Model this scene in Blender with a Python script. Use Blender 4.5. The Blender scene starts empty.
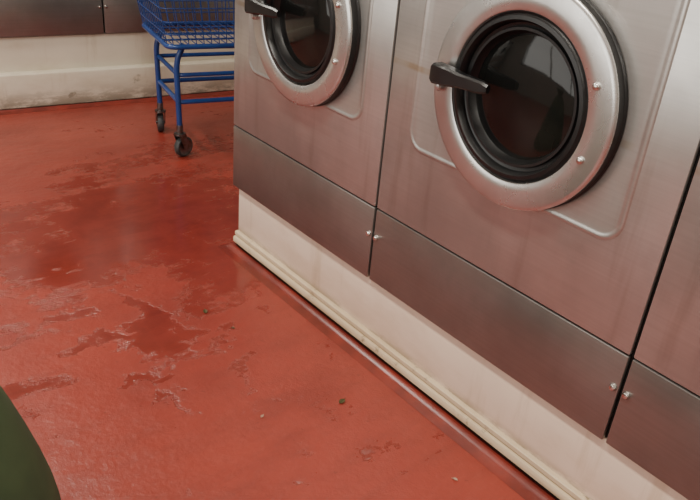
import bpy, bmesh, math, random
from mathutils import Vector, Matrix
random.seed(4)
scn=bpy.context.scene
H=1.155

# ---------------------------------------------------------------- materials
class NT:
    def __init__(s,name):
        s.m=bpy.data.materials.new(name); s.m.use_nodes=True
        s.t=s.m.node_tree; s.b=s.t.nodes['Principled BSDF']
    def n(s,typ,**k):
        nd=s.t.nodes.new(typ)
        for a,v in k.items(): setattr(nd,a,v)
        return nd
    def l(s,a,b): s.t.links.new(a,b)
    def val(s,sock,v):
        if isinstance(v,bpy.types.NodeSocket): s.l(v,sock)
        else: sock.default_value=v
    def math(s,op,a,b=0.0,c=None,clamp=False):
        nd=s.n('ShaderNodeMath',operation=op,use_clamp=clamp)
        s.val(nd.inputs[0],a); s.val(nd.inputs[1],b)
        if c is not None: s.val(nd.inputs[2],c)
        return nd.outputs[0]
    def coord(s,scale=(1,1,1),loc=(0,0,0)):
        tc=s.n('ShaderNodeTexCoord'); mp=s.n('ShaderNodeMapping')
        mp.inputs['Scale'].default_value=scale; mp.inputs['Location'].default_value=loc
        s.l(tc.outputs['Object'],mp.inputs[0]); return mp.outputs[0]
    def noise(s,scale,detail=4,rough=.55,vec=None,dist=0):
        nd=s.n('ShaderNodeTexNoise'); nd.inputs['Scale'].default_value=scale
        nd.inputs['Detail'].default_value=detail; nd.inputs['Roughness'].default_value=rough
        nd.inputs['Distortion'].default_value=dist
        s.l(vec if vec is not None else s.coord(),nd.inputs['Vector']); return nd.outputs['Fac']
    def ramp(s,f,a,b):
        nd=s.n('ShaderNodeMapRange',interpolation_type='SMOOTHSTEP')
        s.val(nd.inputs['Value'],f); nd.inputs['From Min'].default_value=a; nd.inputs['From Max'].default_value=b
        return nd.outputs[0]
    def mix(s,f,a,b):
        nd=s.n('ShaderNodeMix',data_type='RGBA')
        s.val(nd.inputs[0],f)
        for i,v in ((6,a),(7,b)):
            if isinstance(v,bpy.types.NodeSocket): s.l(v,nd.inputs[i])
            else: nd.inputs[i].default_value=(*v,1)
        return nd.outputs[2]
    def sep(s):
        tc=s.n('ShaderNodeTexCoord'); sp=s.n('ShaderNodeSeparateXYZ'); s.l(tc.outputs['Object'],sp.inputs[0])
        return sp.outputs
    def bump(s,h,strength=.2,dist=.01):
        nd=s.n('ShaderNodeBump'); nd.inputs['Strength'].default_value=strength
        nd.inputs['Distance'].default_value=dist; s.l(h,nd.inputs['Height'])
        s.l(nd.outputs[0],s.b.inputs['Normal'])

def simple(name,c1,c2=None,rough=.5,metal=0,scale=12,bump=0,**k):
    m=NT(name)
    c2=c2 or tuple(x*.8 for x in c1)
    f=m.noise(scale)
    m.l(m.mix(m.ramp(f,.3,.7),c1,c2),m.b.inputs['Base Color'])
    m.b.inputs['Roughness'].default_value=rough; m.b.inputs['Metallic'].default_value=metal
    if bump: m.bump(f,bump,.004)
    return m.m

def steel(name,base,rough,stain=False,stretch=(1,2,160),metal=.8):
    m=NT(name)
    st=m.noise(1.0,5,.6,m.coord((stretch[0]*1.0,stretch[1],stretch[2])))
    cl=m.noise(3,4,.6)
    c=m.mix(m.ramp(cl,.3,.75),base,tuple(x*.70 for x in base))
    c=m.mix(m.math('MULTIPLY',m.ramp(st,.3,.7),.22),c,tuple(x*.6 for x in base))
    smudge=m.ramp(m.noise(7,6,.7,m.coord((1,1,.6),(5,2,1))),.50,.72)
    if stain:
        sp=m.sep()
        d=m.math('ABSOLUTE',m.math('SUBTRACT',sp[2],.560))
        line=m.math('SUBTRACT',1,m.ramp(d,.003,.010))
        nn=m.ramp(m.noise(7,3,.6,m.coord((1,1,.4))),.36,.60)
        c=m.mix(m.math('MULTIPLY',m.math('MULTIPLY',line,nn),.6),c,(.36,.27,.15))
        rn=m.ramp(m.noise(1,4,.6,m.coord((1,18,1.6))),.56,.76)
        c=m.mix(m.math('MULTIPLY',rn,.26),c,(.22,.17,.13))
    c=m.mix(m.math('MULTIPLY',smudge,.22),c,tuple(x*.55 for x in base))
    m.l(c,m.b.inputs['Base Color'])
    m.b.inputs['Metallic'].default_value=metal
    m.l(m.math('ADD',rough-.08,m.math('ADD',m.math('MULTIPLY',smudge,.10),m.math('MULTIPLY',cl,.12))),m.b.inputs['Roughness'])
    m.b.inputs['Anisotropic'].default_value=.4
    m.bump(st,.04,.001)
    return m.m

M={}
M['steel']=steel('brushed_steel',(.57,.555,.53),.34,True,metal=.76)
M['steel_low']=steel('brushed_steel_floor_reflect',(.33,.305,.285),.34,metal=.80)  # same steel for lower panels, floor's dark reflection put into its base colour
M['ring']=steel('satin_ring_steel',(.66,.65,.63),.30,False,(20,20,20),metal=.88)
M['chrome']=simple('bolt_steel',(.7,.68,.65),rough=.25,metal=1)
M['black']=simple('black_plastic',(.006,.006,.007),(.010,.010,.010),rough=.3)
M['rubber']=simple('black_rubber',(.005,.005,.006),(.009,.009,.009),rough=.38)
M['gap']=simple('dark_chassis',(.006,.0055,.005),rough=.8)
M['blue']=simple('blue_coated_wire',(.012,.040,.17),(.015,.055,.22),rough=.3)
M['caster']=simple('caster_rubber',(.02,.022,.025),(.06,.06,.06),rough=.55,scale=40)
M['zinc']=simple('zinc_fork',(.25,.26,.28),(.15,.12,.1),rough=.4,metal=1,scale=60)
M['wallpaint']=simple('cream_wall_paint',(.60,.58,.53),(.54,.52,.47),rough=.6,scale=3)
M['ceil']=simple('ceiling_paint',(.75,.74,.70),rough=.8,scale=3)
M['leaf']=simple('dry_leaf',(.05,.055,.015),(.10,.06,.02),rough=.6,scale=80)
M['paper']=simple('paper_scrap',(.45,.28,.20),rough=.7)

g=NT('dark_door_glass')
g.b.inputs['Roughness'].default_value=.06
g.b.inputs['IOR'].default_value=1.4
f=g.noise(6,3); g.l(g.mix(g.ramp(f,.4,.7),(.006,.0062,.006),(.013,.012,.010)),g.b.inputs['Base Color'])
M['glass']=g.m
M['drum']=simple('drum_steel',(.20,.16,.12),(.06,.05,.045),rough=.35,metal=1,scale=14)

def plinth(name,c,dirt,lo,hi,scale=7,zlo=None,band=.05,run=.3):
    m=NT(name)
    n1=m.noise(scale,7,.65); n2=m.noise(2.2,3)
    col=m.mix(m.ramp(n2,.3,.7),c,tuple(x*.88 for x in c))
    fac=m.math('MULTIPLY',m.ramp(n1,lo,hi),.8)
    if zlo is not None:
        z=m.sep()[2]
        low=m.math('SUBTRACT',1,m.ramp(z,zlo,zlo+band))
        g2=m.ramp(m.noise(6,7,.75,m.coord((1,1,3))),.38,.56)
        fac=m.math('MAXIMUM',fac,m.math('MULTIPLY',m.math('MULTIPLY',low,g2),.8))
        sm=m.ramp(m.noise(2,5,.7,m.coord((1,1,2.5),(2,5,1))),.46,.72)
        col=m.mix(m.math('MULTIPLY',sm,.38),col,(c[0]*.66,c[1]*.58,c[2]*.48))
        dr=m.ramp(m.noise(1,5,.65,m.coord((14,14,1.5),(1,3,2))),.54,.70)
        col=m.mix(m.math('MULTIPLY',dr,run),col,(.42,.30,.18))
    col=m.mix(fac,col,dirt)
    m.l(col,m.b.inputs['Base Color']); m.b.inputs['Roughness'].default_value=.33
    m.bump(n1,.08,.004); return m.m
M['plinth']=plinth('plinth_gloss_paint',(.80,.645,.52),(.28,.19,.11),.67,.75,7,.060,.032,.36)
M['trim']=plinth('chipped_trim_paint',(.70,.57,.39),(.20,.14,.08),.57,.67,16,.022,.020,.25)
M['plinth_b']=plinth('rear_plinth_paint',(.78,.71,.58),(.20,.18,.13),.64,.72,5,.01,.11,.3)

m=NT('green_canvas'); 
w=m.n('ShaderNodeTexWave'); w.inputs['Scale'].default_value=180; m.l(m.coord(),w.inputs[0])
nf=m.noise(9,4)
m.l(m.mix(m.ramp(nf,.3,.7),(.055,.095,.040),(.038,.070,.030)),m.b.inputs['Base Color'])
m.b.inputs['Roughness'].default_value=.85; m.bump(w.outputs['Fac'],.15,.001); M['bag']=m.m

def floor_mat():
    m=NT('red_painted_floor')
    tc=m.n('ShaderNodeTexCoord'); sp=m.n('ShaderNodeSeparateXYZ'); m.l(tc.outputs['Object'],sp.inputs[0])
    X,Y=sp.outputs[0],sp.outputs[1]
    blobs=[(.98,2.16,.48,.44,1.0),(.68,2.02,.34,.24,.95),(1.0,1.80,.22,.28,.85),(.42,2.34,.38,.24,.85),(.42,2.02,.22,.10,.75),
           (.67,1.50,.11,.10,.78),(.70,1.64,.045,.22,.9),(.325,1.45,.09,.06,.9),(.56,1.40,.06,.03,.7),(.80,1.42,.09,.03,.75),
           (.5,1.74,.10,.03,.65),(1.3,2.7,.5,.14,.7),(.92,.86,.10,.03,.5),(.60,1.22,.03,.12,.6),(.88,1.60,.10,.08,.75),(.3,1.7,.20,.04,.6),
           (.78,1.30,.03,.16,.55),(.55,1.58,.10,.02,.7),(.62,1.36,.04,.02,.7)]
    nw=m.n('ShaderNodeTexNoise'); nw.inputs['Scale'].default_value=8; nw.inputs['Detail'].default_value=7; nw.inputs['Roughness'].default_value=.6; m.l(tc.outputs['Object'],nw.inputs['Vector'])
    ns=m.n('ShaderNodeSeparateColor'); m.l(nw.outputs['Color'],ns.inputs[0])
    Xw=m.math('ADD',X,m.math('MULTIPLY',m.math('SUBTRACT',ns.outputs[0],.5),.34))
    Yw=m.math('ADD',Y,m.math('MULTIPLY',m.math('SUBTRACT',ns.outputs[1],.5),.34))
    cur=None
    for (cx,cy,rx,ry,wt) in blobs:
        dx=m.math('DIVIDE',m.math('SUBTRACT',Xw,cx),rx); dy=m.math('DIVIDE',m.math('SUBTRACT',Yw,cy),ry)
        d=m.math('SQRT',m.math('ADD',m.math('MULTIPLY',dx,dx),m.math('MULTIPLY',dy,dy)))
        v=m.math('MULTIPLY',m.math('SUBTRACT',1.35,d,clamp=True),wt)
        cur=v if cur is None else m.math('MAXIMUM',cur,v)
    n1=m.noise(13,8,.70,dist=.3); n0=m.noise(1.6,3)
    ne=m.noise(3.0,4,.6,m.coord((1,1,1),(4,2,0)))
    mp=m.n('ShaderNodeMapping'); mp.inputs['Rotation'].default_value=(0,0,math.radians(35)); mp.inputs['Scale'].default_value=(3,18,1)
    m.l(tc.outputs['Object'],mp.inputs[0]); stk=m.noise(1,6,.66,mp.outputs[0],.8)
    s=m.math('ADD',cur,m.math('MULTIPLY',m.math('SUBTRACT',n1,.5),1.9))
    s=m.math('ADD',s,m.math('MULTIPLY',m.math('SUBTRACT',ne,.5),1.1))
    s=m.math('ADD',s,m.math('MULTIPLY',m.math('SUBTRACT',stk,.5),1.5))
    wet=m.ramp(s,.34,.62)
    deep=m.ramp(s,.50,1.2)
    dry=m.mix(m.ramp(n0,.3,.7),(.325,.048,.031),(.262,.038,.026))
    n3=m.noise(42,5,.74)
    dry=m.mix(m.math('MULTIPLY',m.ramp(n3,.50,.76),.32),dry,(.43,.095,.068))
    n4=m.noise(3.0,6,.68,vec=m.coord((1,2.2,1),(3,1,0)))
    dry=m.mix(m.math('MULTIPLY',m.ramp(n4,.44,.70),.45),dry,(.165,.026,.019))
    dry=m.mix(m.math('MULTIPLY',m.ramp(stk,.48,.70),.28),dry,(.18,.028,.020))
    wc=m.mix(deep,(.21,.030,.020),(.145,.021,.015))
    n5=m.ramp(stk,.42,.66)
    wc=m.mix(m.math('MULTIPLY',n5,.5),wc,(.26,.038,.026))
    col=m.mix(m.math('MULTIPLY',wet,.88),dry,wc)
    n6=m.ramp(m.noise(55,2,.5),.69,.75)
    col=m.mix(m.math('MULTIPLY',n6,.35),col,(.07,.016,.012))
    m.l(col,m.b.inputs['Base Color'])
    r=m.math('ADD',.20,m.math('MULTIPLY',n4,.24))
    r2=m.math('ADD',m.math('MULTIPLY',m.math('SUBTRACT',1,wet),r),m.math('MULTIPLY',wet,m.math('ADD',.06,m.math('MULTIPLY',stk,.14))))
    m.l(r2,m.b.inputs['Roughness'])
    m.b.inputs['IOR'].default_value=1.55
    hh=m.math('MULTIPLY',m.math('ADD',m.math('MULTIPLY',n3,.9),m.math('MULTIPLY',m.noise(11,3),2.2)),m.math('SUBTRACT',1.2,wet))
    m.bump(hh,.32,.005)
    return m.m
M['floor']=floor_mat()
M['cove']=simple('red_cove_shaded',(.25,.036,.024),(.14,.022,.016),rough=.28,scale=9)  # floor red darkened, so the cove's shading sits in its colour

# ---------------------------------------------------------------- geometry helpers
def obj(name,bm,mats,parent=None,loc=(0,0,0),smooth=False,rot=0):
    me=bpy.data.meshes.new(name); bm.normal_update(); bm.to_mesh(me); bm.free()
    if not isinstance(mats,(list,tuple)): mats=[mats]
    for x in mats: me.materials.append(x)
    o=bpy.data.objects.new(name,me); scn.collection.objects.link(o)
    o.location=loc; o.rotation_euler[2]=rot
    if smooth:
        for p in me.polygons: p.use_smooth=True
        try: me.set_sharp_from_angle(angle=math.radians(40))
        except Exception: pass
    if parent: o.parent=parent
    return o
def empty(name,loc=(0,0,0),rot=0):
    e=bpy.data.objects.new(name,None); e.empty_display_size=.1
    scn.collection.objects.link(e); e.location=loc; e.rotation_euler[2]=rot; return e
def box(bm,a,b,bev=0,mi=0,seg=2):
    r=bmesh.ops.create_cube(bm,size=1)
    vs=r['verts']
    for v in vs:
        v.co=Vector([a[i]+(v.co[i]+.5)*(b[i]-a[i]) for i in range(3)])
    fs=set(f for v in vs for f in v.link_faces)
    for f in fs: f.material_index=mi
    if bev:
        es=list(set(e for v in vs for e in v.link_edges))
        rr=bmesh.ops.bevel(bm,geom=es,offset=bev,segments=seg,affect='EDGES',profile=.5)
        for f in rr['faces']: f.material_index=mi
def tube(bm,pts,r,n=8,closed=False,mi=0,caps=True):
    pts=[Vector(p) for p in pts]; N=len(pts); rings=[]
    prev=None
    for i,p in enumerate(pts):
        if closed: t=(pts[(i+1)%N]-pts[i-1]).normalized()
        else: t=(pts[min(i+1,N-1)]-pts[max(i-1,0)]).normalized()
        if prev is None:
            up=Vector((0,0,1)) if abs(t.z)<.9 else Vector((1,0,0))
            a=t.cross(up).normalized()
        else:
            a=(prev-t*prev.dot(t)).normalized()
        prev=a; b=t.cross(a)
        rings.append([bm.verts.new(p+a*math.cos(2*math.pi*k/n)*r+b*math.sin(2*math.pi*k/n)*r) for k in range(n)])
    for i in range(N if closed else N-1):
        A=rings[i];B=rings[(i+1)%N]
        for k in range(n):
            f=bm.faces.new((A[k],A[(k+1)%n],B[(k+1)%n],B[k])); f.material_index=mi
    if not closed and caps:
        for R in (rings[0],rings[-1]):
            f=bm.faces.new(R); f.material_index=mi
def lathe_x(bm,prof,cy,cz,x0,n=96,mi=None,capend=False):
    rings=[]
    for (r,o,_) in prof:
        rings.append([bm.verts.new((x0-o,cy+r*math.cos(2*math.pi*k/n),cz+r*math.sin(2*math.pi*k/n))) for k in range(n)])
    for i in range(len(prof)-1):
        for k in range(n):
            f=bm.faces.new((rings[i][k],rings[i][(k+1)%n],rings[i+1][(k+1)%n],rings[i+1][k])); f.material_index=prof[i][2]
    if capend:
        f=bm.faces.new(rings[-1]); f.material_index=prof[-1][2]
def smoothpath(pts,rad=.03,seg=5):
    pts=[Vector(p) for p in pts]; out=[pts[0]]
    for i in range(1,len(pts)-1):
        a,b,c=pts[i-1],pts[i],pts[i+1]
        d1=min(rad,(a-b).length*.45); d2=min(rad,(c-b).length*.45)
        p=b+(a-b).normalized()*d1; q=b+(c-b).normalized()*d2
        for k in range(seg+1):
            t=k/seg; out.append(p*(1-t)**2+b*2*t*(1-t)+q*t*t)
    out.append(pts[-1]); return out
def rrect(y0,y1,z0,z1,r,n=8):
    out=[]
    for cy,cz,a0 in ((y1-r,z1-r,0),(y0+r,z1-r,90),(y0+r,z0+r,180),(y1-r,z0+r,270)):
        for k in range(n+1):
            a=math.radians(a0+90*k/n); out.append((cy+r*math.cos(a),cz+r*math.sin(a)))
    return out

# ---------------------------------------------------------------- washing machine
def washer(W,loc,rot=0,endbolt=True,depth=.74):
    root=empty('washing_machine',loc,rot)
    g=.0035; TOP=1.06; SE=.199
    bm=bmesh.new()
    box(bm,(.012,.001,.0),(depth,W-.001,TOP-.01),.004)
    obj('chassis',bm,M['gap'],root)
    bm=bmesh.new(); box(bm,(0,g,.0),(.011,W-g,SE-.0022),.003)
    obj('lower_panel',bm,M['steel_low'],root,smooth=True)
    bm=bmesh.new(); box(bm,(.013,.0005,TOP-.012),(depth,W-.0005,TOP),.003)
    obj('top_panel',bm,M['steel'],root,smooth=True)
    bm=bmesh.new()
    box(bm,(0,g,SE+.0010),(.011,W-g,.90),.003)
    ins=.080
    def rr(d): return rrect(ins+d,W-ins-d,.382+d,.863-d,.045-d)
    L=[(rr(0),.0005),(rr(.002),-.0018),(rr(.005),-.0028),(rr(.008),-.0028),(rr(.011),-.0016),(rr(.015),-.0010)]
    rg=[[bm.verts.new((x,y,z)) for y,z in pts] for pts,x in L]
    n=len(rg[0])
    for i in range(len(L)-1):
        for k in range(n): bm.faces.new((rg[i][k],rg[i][(k+1)%n],rg[i+1][(k+1)%n],rg[i+1][k]))
    bm.faces.new(rg[-1])
    bmesh.ops.recalc_face_normals(bm,faces=bm.faces)
    obj('front_panel',bm,M['steel'],root,smooth=True)
    bm=bmesh.new(); box(bm,(-.01,g,.905),(.011,W-g,TOP),.006)
    box(bm,(-.013,W*.40,.93),(-.008,W*.92,TOP-.03),.003,1)
    for k in range(4):
        box(bm,(-.018,W*.46+k*.07,.955),(-.012,W*.46+k*.07+.04,.985),.003,2)
    box(bm,(-.035,W*.10,.925),(-.008,W*.30,TOP-.02),.006,2)
    box(bm,(-.037,W*.15,.975),(-.034,W*.25,.981),0,1)
    obj('control_fascia',bm,[M['steel'],M['black'],M['ring']],root,smooth=True)
    cy=W/2-.016; cz=.577
    bm=bmesh.new()
    R0,R1=0,1
    prof=[(.213,.003,R1),(.212,.006,R1),(.210,.008,R1),(.209,.022,R1),(.2105,.025,R0),(.2100,.029,R0),(.207,.0315,R0),(.202,.0325,R0),
          (.178,.0335,R0),(.160,.0335,R0),(.1575,.032,R0),(.156,.026,R1),(.152,.028,R1),(.149,.034,R1),(.142,.035,R1),(.138,.029,R1),
          (.136,.018,R1),(.130,.016,R1),(.128,.022,R1),(.123,.022,R1),(.120,.012,R1),(.116,.006,R1),(.113,.001,R1)]
    prof=[(r*.988,o,k) for r,o,k in prof]
    lathe_x(bm,prof,cy,cz,0)
    bmesh.ops.recalc_face_normals(bm,faces=bm.faces)
    obj('door_ring',bm,[M['ring'],M['rubber']],root,smooth=True)
    bm=bmesh.new()
    lathe_x(bm,[(.115,.006,0),(.106,.009,0),(.092,.012,0),(.07,.015,0),(.04,.017,0),(.01,.018,0)],cy,cz,0,64,capend=True)
    obj('door_glass',bm,M['glass'],root,smooth=True)
    bm=bmesh.new()
    lathe_x(bm,[(.1145,.004,0),(.110,-.002,0),(.106,-.006,1),(.06,-.009,1),(.01,-.009,1)],cy,cz,0,48,capend=True)
    obj('drum',bm,[M['rubber'],M['drum']],root,smooth=True)
    bm=bmesh.new()
    for a in (157,200):
        a=math.radians(a); by=cy+.174*math.cos(a); bz=cz+.174*math.sin(a)
        lathe_x(bm,[(.0070,.032,0),(.0070,.036,0),(.0048,.039,0),(.001,.040,0)],by,bz,0,16,capend=True)
    for yy,zz in (((.014,.123),(W-.014,.123)) if endbolt else ((.014,.123),)):
        lathe_x(bm,[(.0075,.0,0),(.0075,.003,0),(.0050,.007,0),(.001,.008,0)],yy,zz,0,16,capend=True)
    bmesh.ops.recalc_face_normals(bm,faces=bm.faces)
    obj('bolts',bm,M['chrome'],root,smooth=True)
    bm=bmesh.new()
    secs=[(.042,.008,-.064,-.052),(.057,.012,-.067,-.050),(.112,.014,-.069,-.048),(.142,.018,-.071,-.045),(.177,.020,-.072,-.043),(.184,.016,-.069,-.047)]
    rg=[]
    for y,hz,xa,xb in secs:
        b=.004
        rg.append([bm.verts.new((x,cy+y,cz+.010+z-(y-.05)*.02)) for x,z in ((xa,-hz+b),(xa+b,-hz),(xb-b,-hz),(xb,-hz+b),(xb,hz-b),(xb-b,hz),(xa+b,hz),(xa,hz-b))])
    for i in range(len(rg)-1):
        for k in range(8): bm.faces.new((rg[i][k],rg[i][(k+1)%8],rg[i+1][(k+1)%8],rg[i+1][k]))
    bm.faces.new(rg[0]); bm.faces.new(rg[-1])
    box(bm,(-.050,cy+.154,cz-.006),(-.028,cy+.176,cz+.018),.003,0)
    lathe_x(bm,[(.009,.0,1),(.009,.046,1),(.006,.050,1),(.001,.051,1)],cy+.178,cz-.022,0,20,capend=True)
    bmesh.ops.recalc_face_normals(bm,faces=bm.faces)
    obj('door_handle',bm,[M['black'],M['ring']],root,smooth=True)
    return root

FX=1.10; ZB=.220
edges=[1.859,1.183,.476,-.231,-.938]
for i,(a,b) in enumerate(zip(edges[:-1],edges[1:])):
    washer(a-b,(FX,b,ZB),endbolt=(i>0))

P0,P1=-.938,1.838
bm=bmesh.new(); box(bm,(FX+.012,P0,.0),(FX+.74,P1,ZB-.001),.003)
obj('washer_plinth',bm,M['plinth'],smooth=True)
bm=bmesh.new()
prof=[(.012,.026),(-.003,.026),(-.006,.029),(-.006,.044),(-.004,.047),(.004,.048),(.004,.051),(.0,.0525),(.0,.062),(.003,.065),(.012,.065)]
A=[bm.verts.new((FX+x,P0,z)) for x,z in prof]; B=[bm.verts.new((FX+x,P1,z)) for x,z in prof]
for k in range(len(prof)-1): bm.faces.new((A[k],A[k+1],B[k+1],B[k]))
bm.faces.new(A); bm.faces.new(B)
bmesh.ops.recalc_face_normals(bm,faces=bm.faces)
obj('trim_1',bm,M['trim'],smooth=True)
# solid dark strip standing in for the shadow between moulding and the painted cove
bm=bmesh.new(); box(bm,(FX+.006,P0,.010),(FX+.0118,P1,.0262)); obj('trim_shadow',bm,M['gap'])
bm=bmesh.new()
prof=[(.0115,.012),(.004,.012),(-.004,.015),(-.010,.015),(-.016,.010),(-.026,.004),(-.042,.0005)]
def off(x): return max(0,-x)*.9
A=[bm.verts.new((FX+x,P0,z)) for x,z in prof]; B=[bm.verts.new((FX+x,P1+off(x),z)) for x,z in prof]
C=[bm.verts.new((FX+.74,P1+off(x),z)) for x,z in prof]
for k in range(len(prof)-1):
    bm.faces.new((A[k],A[k+1],B[k+1],B[k])); bm.faces.new((B[k],B[k+1],C[k+1],C[k]))
bmesh.ops.recalc_face_normals(bm,faces=bm.faces)
obj('trim_2',bm,M['cove'],smooth=True)

# ---------------------------------------------------------------- rear row
ang=math.atan(-.106)
RX,RY=.837,3.483
c,s=math.cos(ang),math.sin(ang)
def rear(lx,ly): return (RX+lx*c-ly*s, RY+lx*s+ly*c)
bm=bmesh.new()
box(bm,(-2.0,.0,.012),(1.62,.80,.172),.008,0,3)
box(bm,(-2.0,.045,.15),(1.62,.80,.328),.004)
obj('washer_plinth',bm,M['plinth_b'],loc=(RX,RY,0),rot=ang,smooth=True)
bm=bmesh.new()
prof=[(.0,.012),(-.006,.014),(-.012,.008),(-.03,.0005)]
A=[bm.verts.new((-2.0,y,z)) for y,z in prof]; B=[bm.verts.new((1.62,y,z)) for y,z in prof]
for k in range(len(prof)-1): bm.faces.new((A[k],A[k+1],B[k+1],B[k]))
bmesh.ops.recalc_face_normals(bm,faces=bm.faces)
obj('trim_3',bm,M['cove'],loc=(RX,RY,0),rot=ang)
WR=.70
x=.505+WR
while x>-1.6:
    px,py=rear(x,.02)
    washer(WR,(px,py,.334),ang+math.pi/2)
    x-=WR

# ---------------------------------------------------------------- laundry cart
def cart():
    a=math.radians(-11)
    root=empty('laundry_cart',(1.315,2.645,0),a)
    L,Wd=.62,.31
    bm=bmesh.new()
    zf=.468
    x0,x1,y0,y1=-.05,.66,-.05,.36
    fr=[(x0,y0,zf),(x1,y0,zf),(x1,y1,zf),(x0,y1,zf)]
    def ringpath(pts,rad):
        P=[]; n=len(pts)
        for i in range(n):
            A,Bv,C=Vector(pts[i-1]),Vector(pts[i]),Vector(pts[(i+1)%n])
            p=Bv+(A-Bv).normalized()*rad;q=Bv+(C-Bv).normalized()*rad
            for k in range(6):
                t=k/5;P.append(p*(1-t)**2+Bv*2*t*(1-t)+q*t*t)
        return P
    tube(bm,ringpath(fr,.04),.010,10,True)
    for (lx,ly,ox) in ((0,0,1),(0,Wd,1),(L,0,-1),(L,Wd,-1)):
        tube(bm,smoothpath([(lx+.025*ox,ly,zf),(lx-.008*ox,ly,.40),(lx,ly,.135)],.05),.0115,10)
    for z,r in ((.345,.009),(.235,.010)):
        tube(bm,ringpath([(0,0,z),(L,0,z),(L,Wd,z),(0,Wd,z)],.02),r,8,True)
    obj('frame',bm,M['blue'],root,smooth=True)
    bm=bmesh.new()
    zt=.86; ex=.075
    def lay(t):
        z=zf+.008+(zt-zf)*t; e=ex*t
        return z,(x0-e*1.0,x1+e*.9,y0-e*.5,y1+e*.5)
    for t in (0,.10,.22,.35,.48,.61,.74,.87,1.0):
        z,(a0,a1,b0,b1)=lay(t)
        tube(bm,ringpath([(a0,b0,z),(a1,b0,z),(a1,b1,z),(a0,b1,z)],.035),.0026 if t<1 else .008,6,True)
    zb,(a0,a1,b0,b1)=lay(0); zt_,(c0,c1,d0,d1)=lay(1)
    n=22
    for i in range(n+1):
        f=i/n
        xx=a0+.02+(a1-a0-.04)*f; xt=c0+.02+(c1-c0-.04)*f
        for yb,yt in ((b0,d0),(b1,d1)): tube(bm,[(xx,yb,zb),(xt,yt,zt_)],.0020,5)
        tube(bm,[(xx,b0,zb),(xx,b1,zb)],.0020,5)
    n=12
    for i in range(n+1):
        f=i/n
        yy=b0+.02+(b1-b0-.04)*f; yt=d0+.02+(d1-d0-.04)*f
        for xb,xt in ((a0,c0),(a1,c1)): tube(bm,[(xb,yy,zb),(xt,yt,zt_)],.0020,5)
    for yy in (.05,.155,.26): tube(bm,[(a0,yy,zb-.003),(a1,yy,zb-.003)],.004,6)
    obj('wire_basket',bm,M['blue'],root,smooth=True)
    bm=bmesh.new()
    tube(bm,smoothpath([(c1-.02,d0,zt_),(c1+.09,d0,zt_+.07),(c1+.09,d1,zt_+.07),(c1-.02,d1,zt_)],.05),.012,10)
    obj('push_handle',bm,M['blue'],root,smooth=True)
    i=0
    for (lx,ly,sw) in ((0,0,math.radians(25)),(0,Wd,math.radians(80)),(L,0,.3),(L,Wd,.6)):
        i+=1
        bm=bmesh.new()
        R=.043
        cx,cy=.018*math.cos(sw),.018*math.sin(sw)
        ax=Vector((-math.sin(sw),math.cos(sw),0)); dr=Vector((math.cos(sw),math.sin(sw),0))
        prof=[(.012,-.013),(.030,-.012),(.033,-.014),(R-.004,-.013),(R,-.008),(R,.008),(R-.004,.013),(.033,.014),(.030,.012),(.012,.013)]
        nn=32; rg=[]
        for r,o in prof:
            rg.append([bm.verts.new(Vector((cx,cy,R))+ax*o+(dr*math.cos(2*math.pi*k/nn)+Vector((0,0,1))*math.sin(2*math.pi*k/nn))*r) for k in range(nn)])
        for q in range(len(prof)-1):
            for k in range(nn):
                f=bm.faces.new((rg[q][k],rg[q][(k+1)%nn],rg[q+1][(k+1)%nn],rg[q+1][k])); f.material_index=0 if 2<=q<=6 else 1
        bm.faces.new(rg[0]).material_index=1; bm.faces.new(rg[-1]).material_index=1
        tube(bm,[Vector((cx,cy,R))-ax*.021,Vector((cx,cy,R))+ax*.021],.006,10,mi=1)
        for sgn in (-1,1):
            o=ax*(.018*sgn)
            p=[Vector((cx,cy,R-.008))-dr*.010+o,Vector((cx,cy,R-.008))+dr*.010+o,Vector((0,0,R+.056))+dr*.018+o,Vector((0,0,R+.056))-dr*.018+o]
            th=ax*(.0025*sgn)
            v1=[bm.verts.new(x) for x in p]; v2=[bm.verts.new(x+th) for x in p]
            for F in (v1,v2): bm.faces.new(F).material_index=1
            for k in range(4): bm.faces.new((v1[k],v1[(k+1)%4],v2[(k+1)%4],v2[k])).material_index=1
        tube(bm,[(0,0,R+.054),(0,0,R+.062)],.024,16,mi=1)
        tube(bm,[(0,0,R+.060),(0,0,.140)],.014,12,mi=1)
        bmesh.ops.recalc_face_normals(bm,faces=bm.faces)
        obj('caster_%d'%i,bm,[M['caster'],M['zinc']],root,(lx,ly,0),smooth=True)
cart()

# ---------------------------------------------------------------- green laundry bag
def bag():
    root=empty('laundry_bag',(-.01,1.06,0))
    bm=bmesh.new()
    prof=[(.0,.0),(.18,.002),(.250,.02),(.270,.05),(.262,.13),(.233,.25),(.198,.37),(.152,.49),(.100,.58),(.055,.63),(.034,.65),(.045,.68),(.068,.71),(.062,.715),(.02,.67)]
    n=108; rg=[]
    for r,z in prof:
        R=[]
        for k in range(n):
            a=2*math.pi*k/n
            w=1+.012*math.sin(3*a+1)+.006*math.sin(5*a+z*9)
            gth=max(0,(z-.50)/.12); w+=min(gth,1)*.10*math.sin(18*a)
            R.append(bm.verts.new((r*w*math.cos(a),r*w*math.sin(a),z)))
        rg.append(R)
    for i in range(1,len(prof)-1):
        for k in range(n): bm.faces.new((rg[i][k],rg[i][(k+1)%n],rg[i+1][(k+1)%n],rg[i+1][k]))
    bm.faces.new(rg[1]); 
    for v in rg[0]: bm.verts.remove(v)
    bmesh.ops.recalc_face_normals(bm,faces=bm.faces)
    o=obj('sack',bm,M['bag'],root,smooth=True)
    s=o.modifiers.new('sub','SUBSURF'); s.levels=1; s.render_levels=1
    bm=bmesh.new()
    tube(bm,[(.039*math.cos(t*math.pi/8),.039*math.sin(t*math.pi/8),.648) for t in range(16)],.005,6,True)
    obj('drawstring',bm,M['plinth'],root,smooth=True)
bag()

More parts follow.
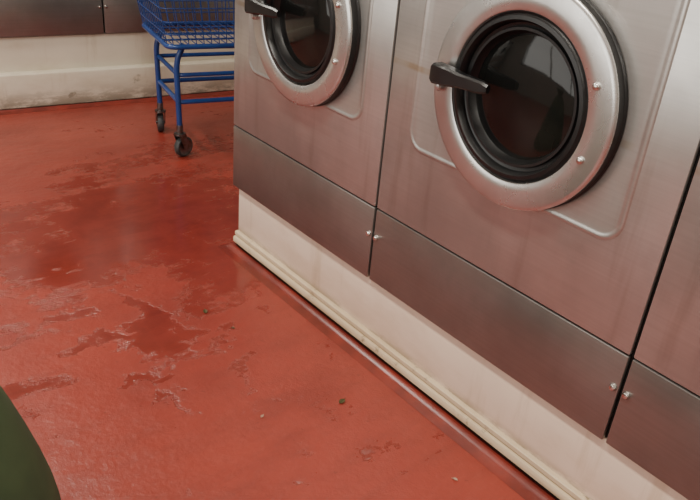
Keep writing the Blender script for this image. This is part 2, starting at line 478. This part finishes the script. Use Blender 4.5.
# ---------------------------------------------------------------- debris
def leaf(name,x,y,s,rot,mat):
    bm=bmesh.new()
    mid=[];n=8
    for side in (1,-1):
        row=[]
        for k in range(n+1):
            t=k/n; w=math.sin(math.pi*t)**.8*.32 if 0<t<1 else 0
            row.append(bm.verts.new((s*(t-.5),side*s*w,.003+s*.2*w)))
        mid.append(row)
    sp=[bm.verts.new((s*(k/n-.5),0,.0015)) for k in range(n+1)]
    for row in mid:
        for k in range(n): bm.faces.new((row[k],row[k+1],sp[k+1],sp[k]))
    tube(bm,[(s*.5,0,.0015),(s*.75,s*.08,.002)],.0008,5)
    obj(name,bm,mat,loc=(x,y,0),rot=rot,smooth=True)
leaf('dry_leaf',.924,1.036,.022,.3,M['leaf'])
leaf('dry_leaf',.835,1.551,.020,1.2,M['leaf'])
leaf('dry_leaf',.86,1.44,.010,2.2,M['leaf'])
leaf('paper_scrap',.734,1.095,.012,.5,M['paper'])
leaf('paper_scrap',.973,.701,.012,1.9,M['paper'])

# ---------------------------------------------------------------- room
XL,XR,YF,YB,CZ=-1.75,2.75,-3.0,4.75,2.75
bm=bmesh.new(); box(bm,(XL,YF,-.05),(XR,YB,0)); obj('floor',bm,M['floor'])
bm=bmesh.new(); box(bm,(XL,YF,CZ),(XR,YB,CZ+.05)); obj('ceiling',bm,M['ceil'])
bm=bmesh.new(); box(bm,(XL,YB,0),(XR,YB+.1,CZ)); obj('wall_back',bm,M['wallpaint'])
bm=bmesh.new(); box(bm,(XL,YF-.1,0),(XR,YF,CZ)); obj('wall_front',bm,M['wallpaint'])
bm=bmesh.new(); box(bm,(XR,YF-.1,0),(XR+.1,YB+.1,CZ)); obj('wall_right',bm,M['wallpaint'])
wy0,wy1,wz0,wz1=-.2,3.1,.55,2.2
bm=bmesh.new()
box(bm,(XL-.1,YF-.1,0),(XL,YB+.1,wz0)); box(bm,(XL-.1,YF-.1,wz1),(XL,YB+.1,CZ))
box(bm,(XL-.1,YF-.1,wz0),(XL,wy0,wz1)); box(bm,(XL-.1,wy1,wz0),(XL,YB+.1,wz1))
obj('wall_left',bm,M['wallpaint'])
bm=bmesh.new()
for y in (wy0,wy0+(wy1-wy0)/3,wy0+2*(wy1-wy0)/3,wy1-.05): box(bm,(XL-.08,y,wz0),(XL-.02,y+.05,wz1),.004)
for z in (wz0,wz1-.05): box(bm,(XL-.08,wy0,z),(XL-.02,wy1,z+.05),.004)
obj('window_1',bm,M['ring'])

def area(name,loc,rot,sx,sy,e,col):
    l=bpy.data.lights.new(name,'AREA'); l.shape='RECTANGLE'; l.size=sx; l.size_y=sy; l.energy=e; l.color=col
    o=bpy.data.objects.new(name,l); scn.collection.objects.link(o); o.location=loc; o.rotation_euler=rot; return o
area('daylight_window',(XL-.12,(wy0+wy1)/2,(wz0+wz1)/2),(0,-math.pi/2,0),1.6,3.2,50,(1,.955,.87))
for i,(x,y) in enumerate(((.1,.6),(.1,3.0),(.1,-1.6))):
    bm=bmesh.new(); box(bm,(x-.16,y-.62,CZ-.06),(x+.16,y+.62,CZ-.001),.01)
    obj('ceiling_light',bm,M['ceil'])
    area('fluorescent_tube_light',(x,y,CZ-.065),(0,0,0),.20,1.2,(48,48,34)[i],(1,.94,.83))

w=bpy.data.worlds.new('World'); scn.world=w; w.use_nodes=True
bg=w.node_tree.nodes['Background']; bg.inputs[0].default_value=(.95,.96,1,1); bg.inputs[1].default_value=.5

# ---------------------------------------------------------------- camera
R=Vector((.7800,-.6201,.0849)); U=Vector((.2346,.4150,.8789)); F=Vector((.5802,.6658,-.4694))
F.normalize(); R=(R-F*R.dot(F)).normalized(); U=R.cross(F)
cam=bpy.data.cameras.new('camera'); cam.lens=730/700*36; cam.sensor_width=36; cam.clip_start=.02
co=bpy.data.objects.new('camera',cam); scn.collection.objects.link(co)
mt=Matrix((R,U,-F)).transposed().to_4x4(); mt.translation=Vector((0,0,H)); co.matrix_world=mt
scn.camera=co
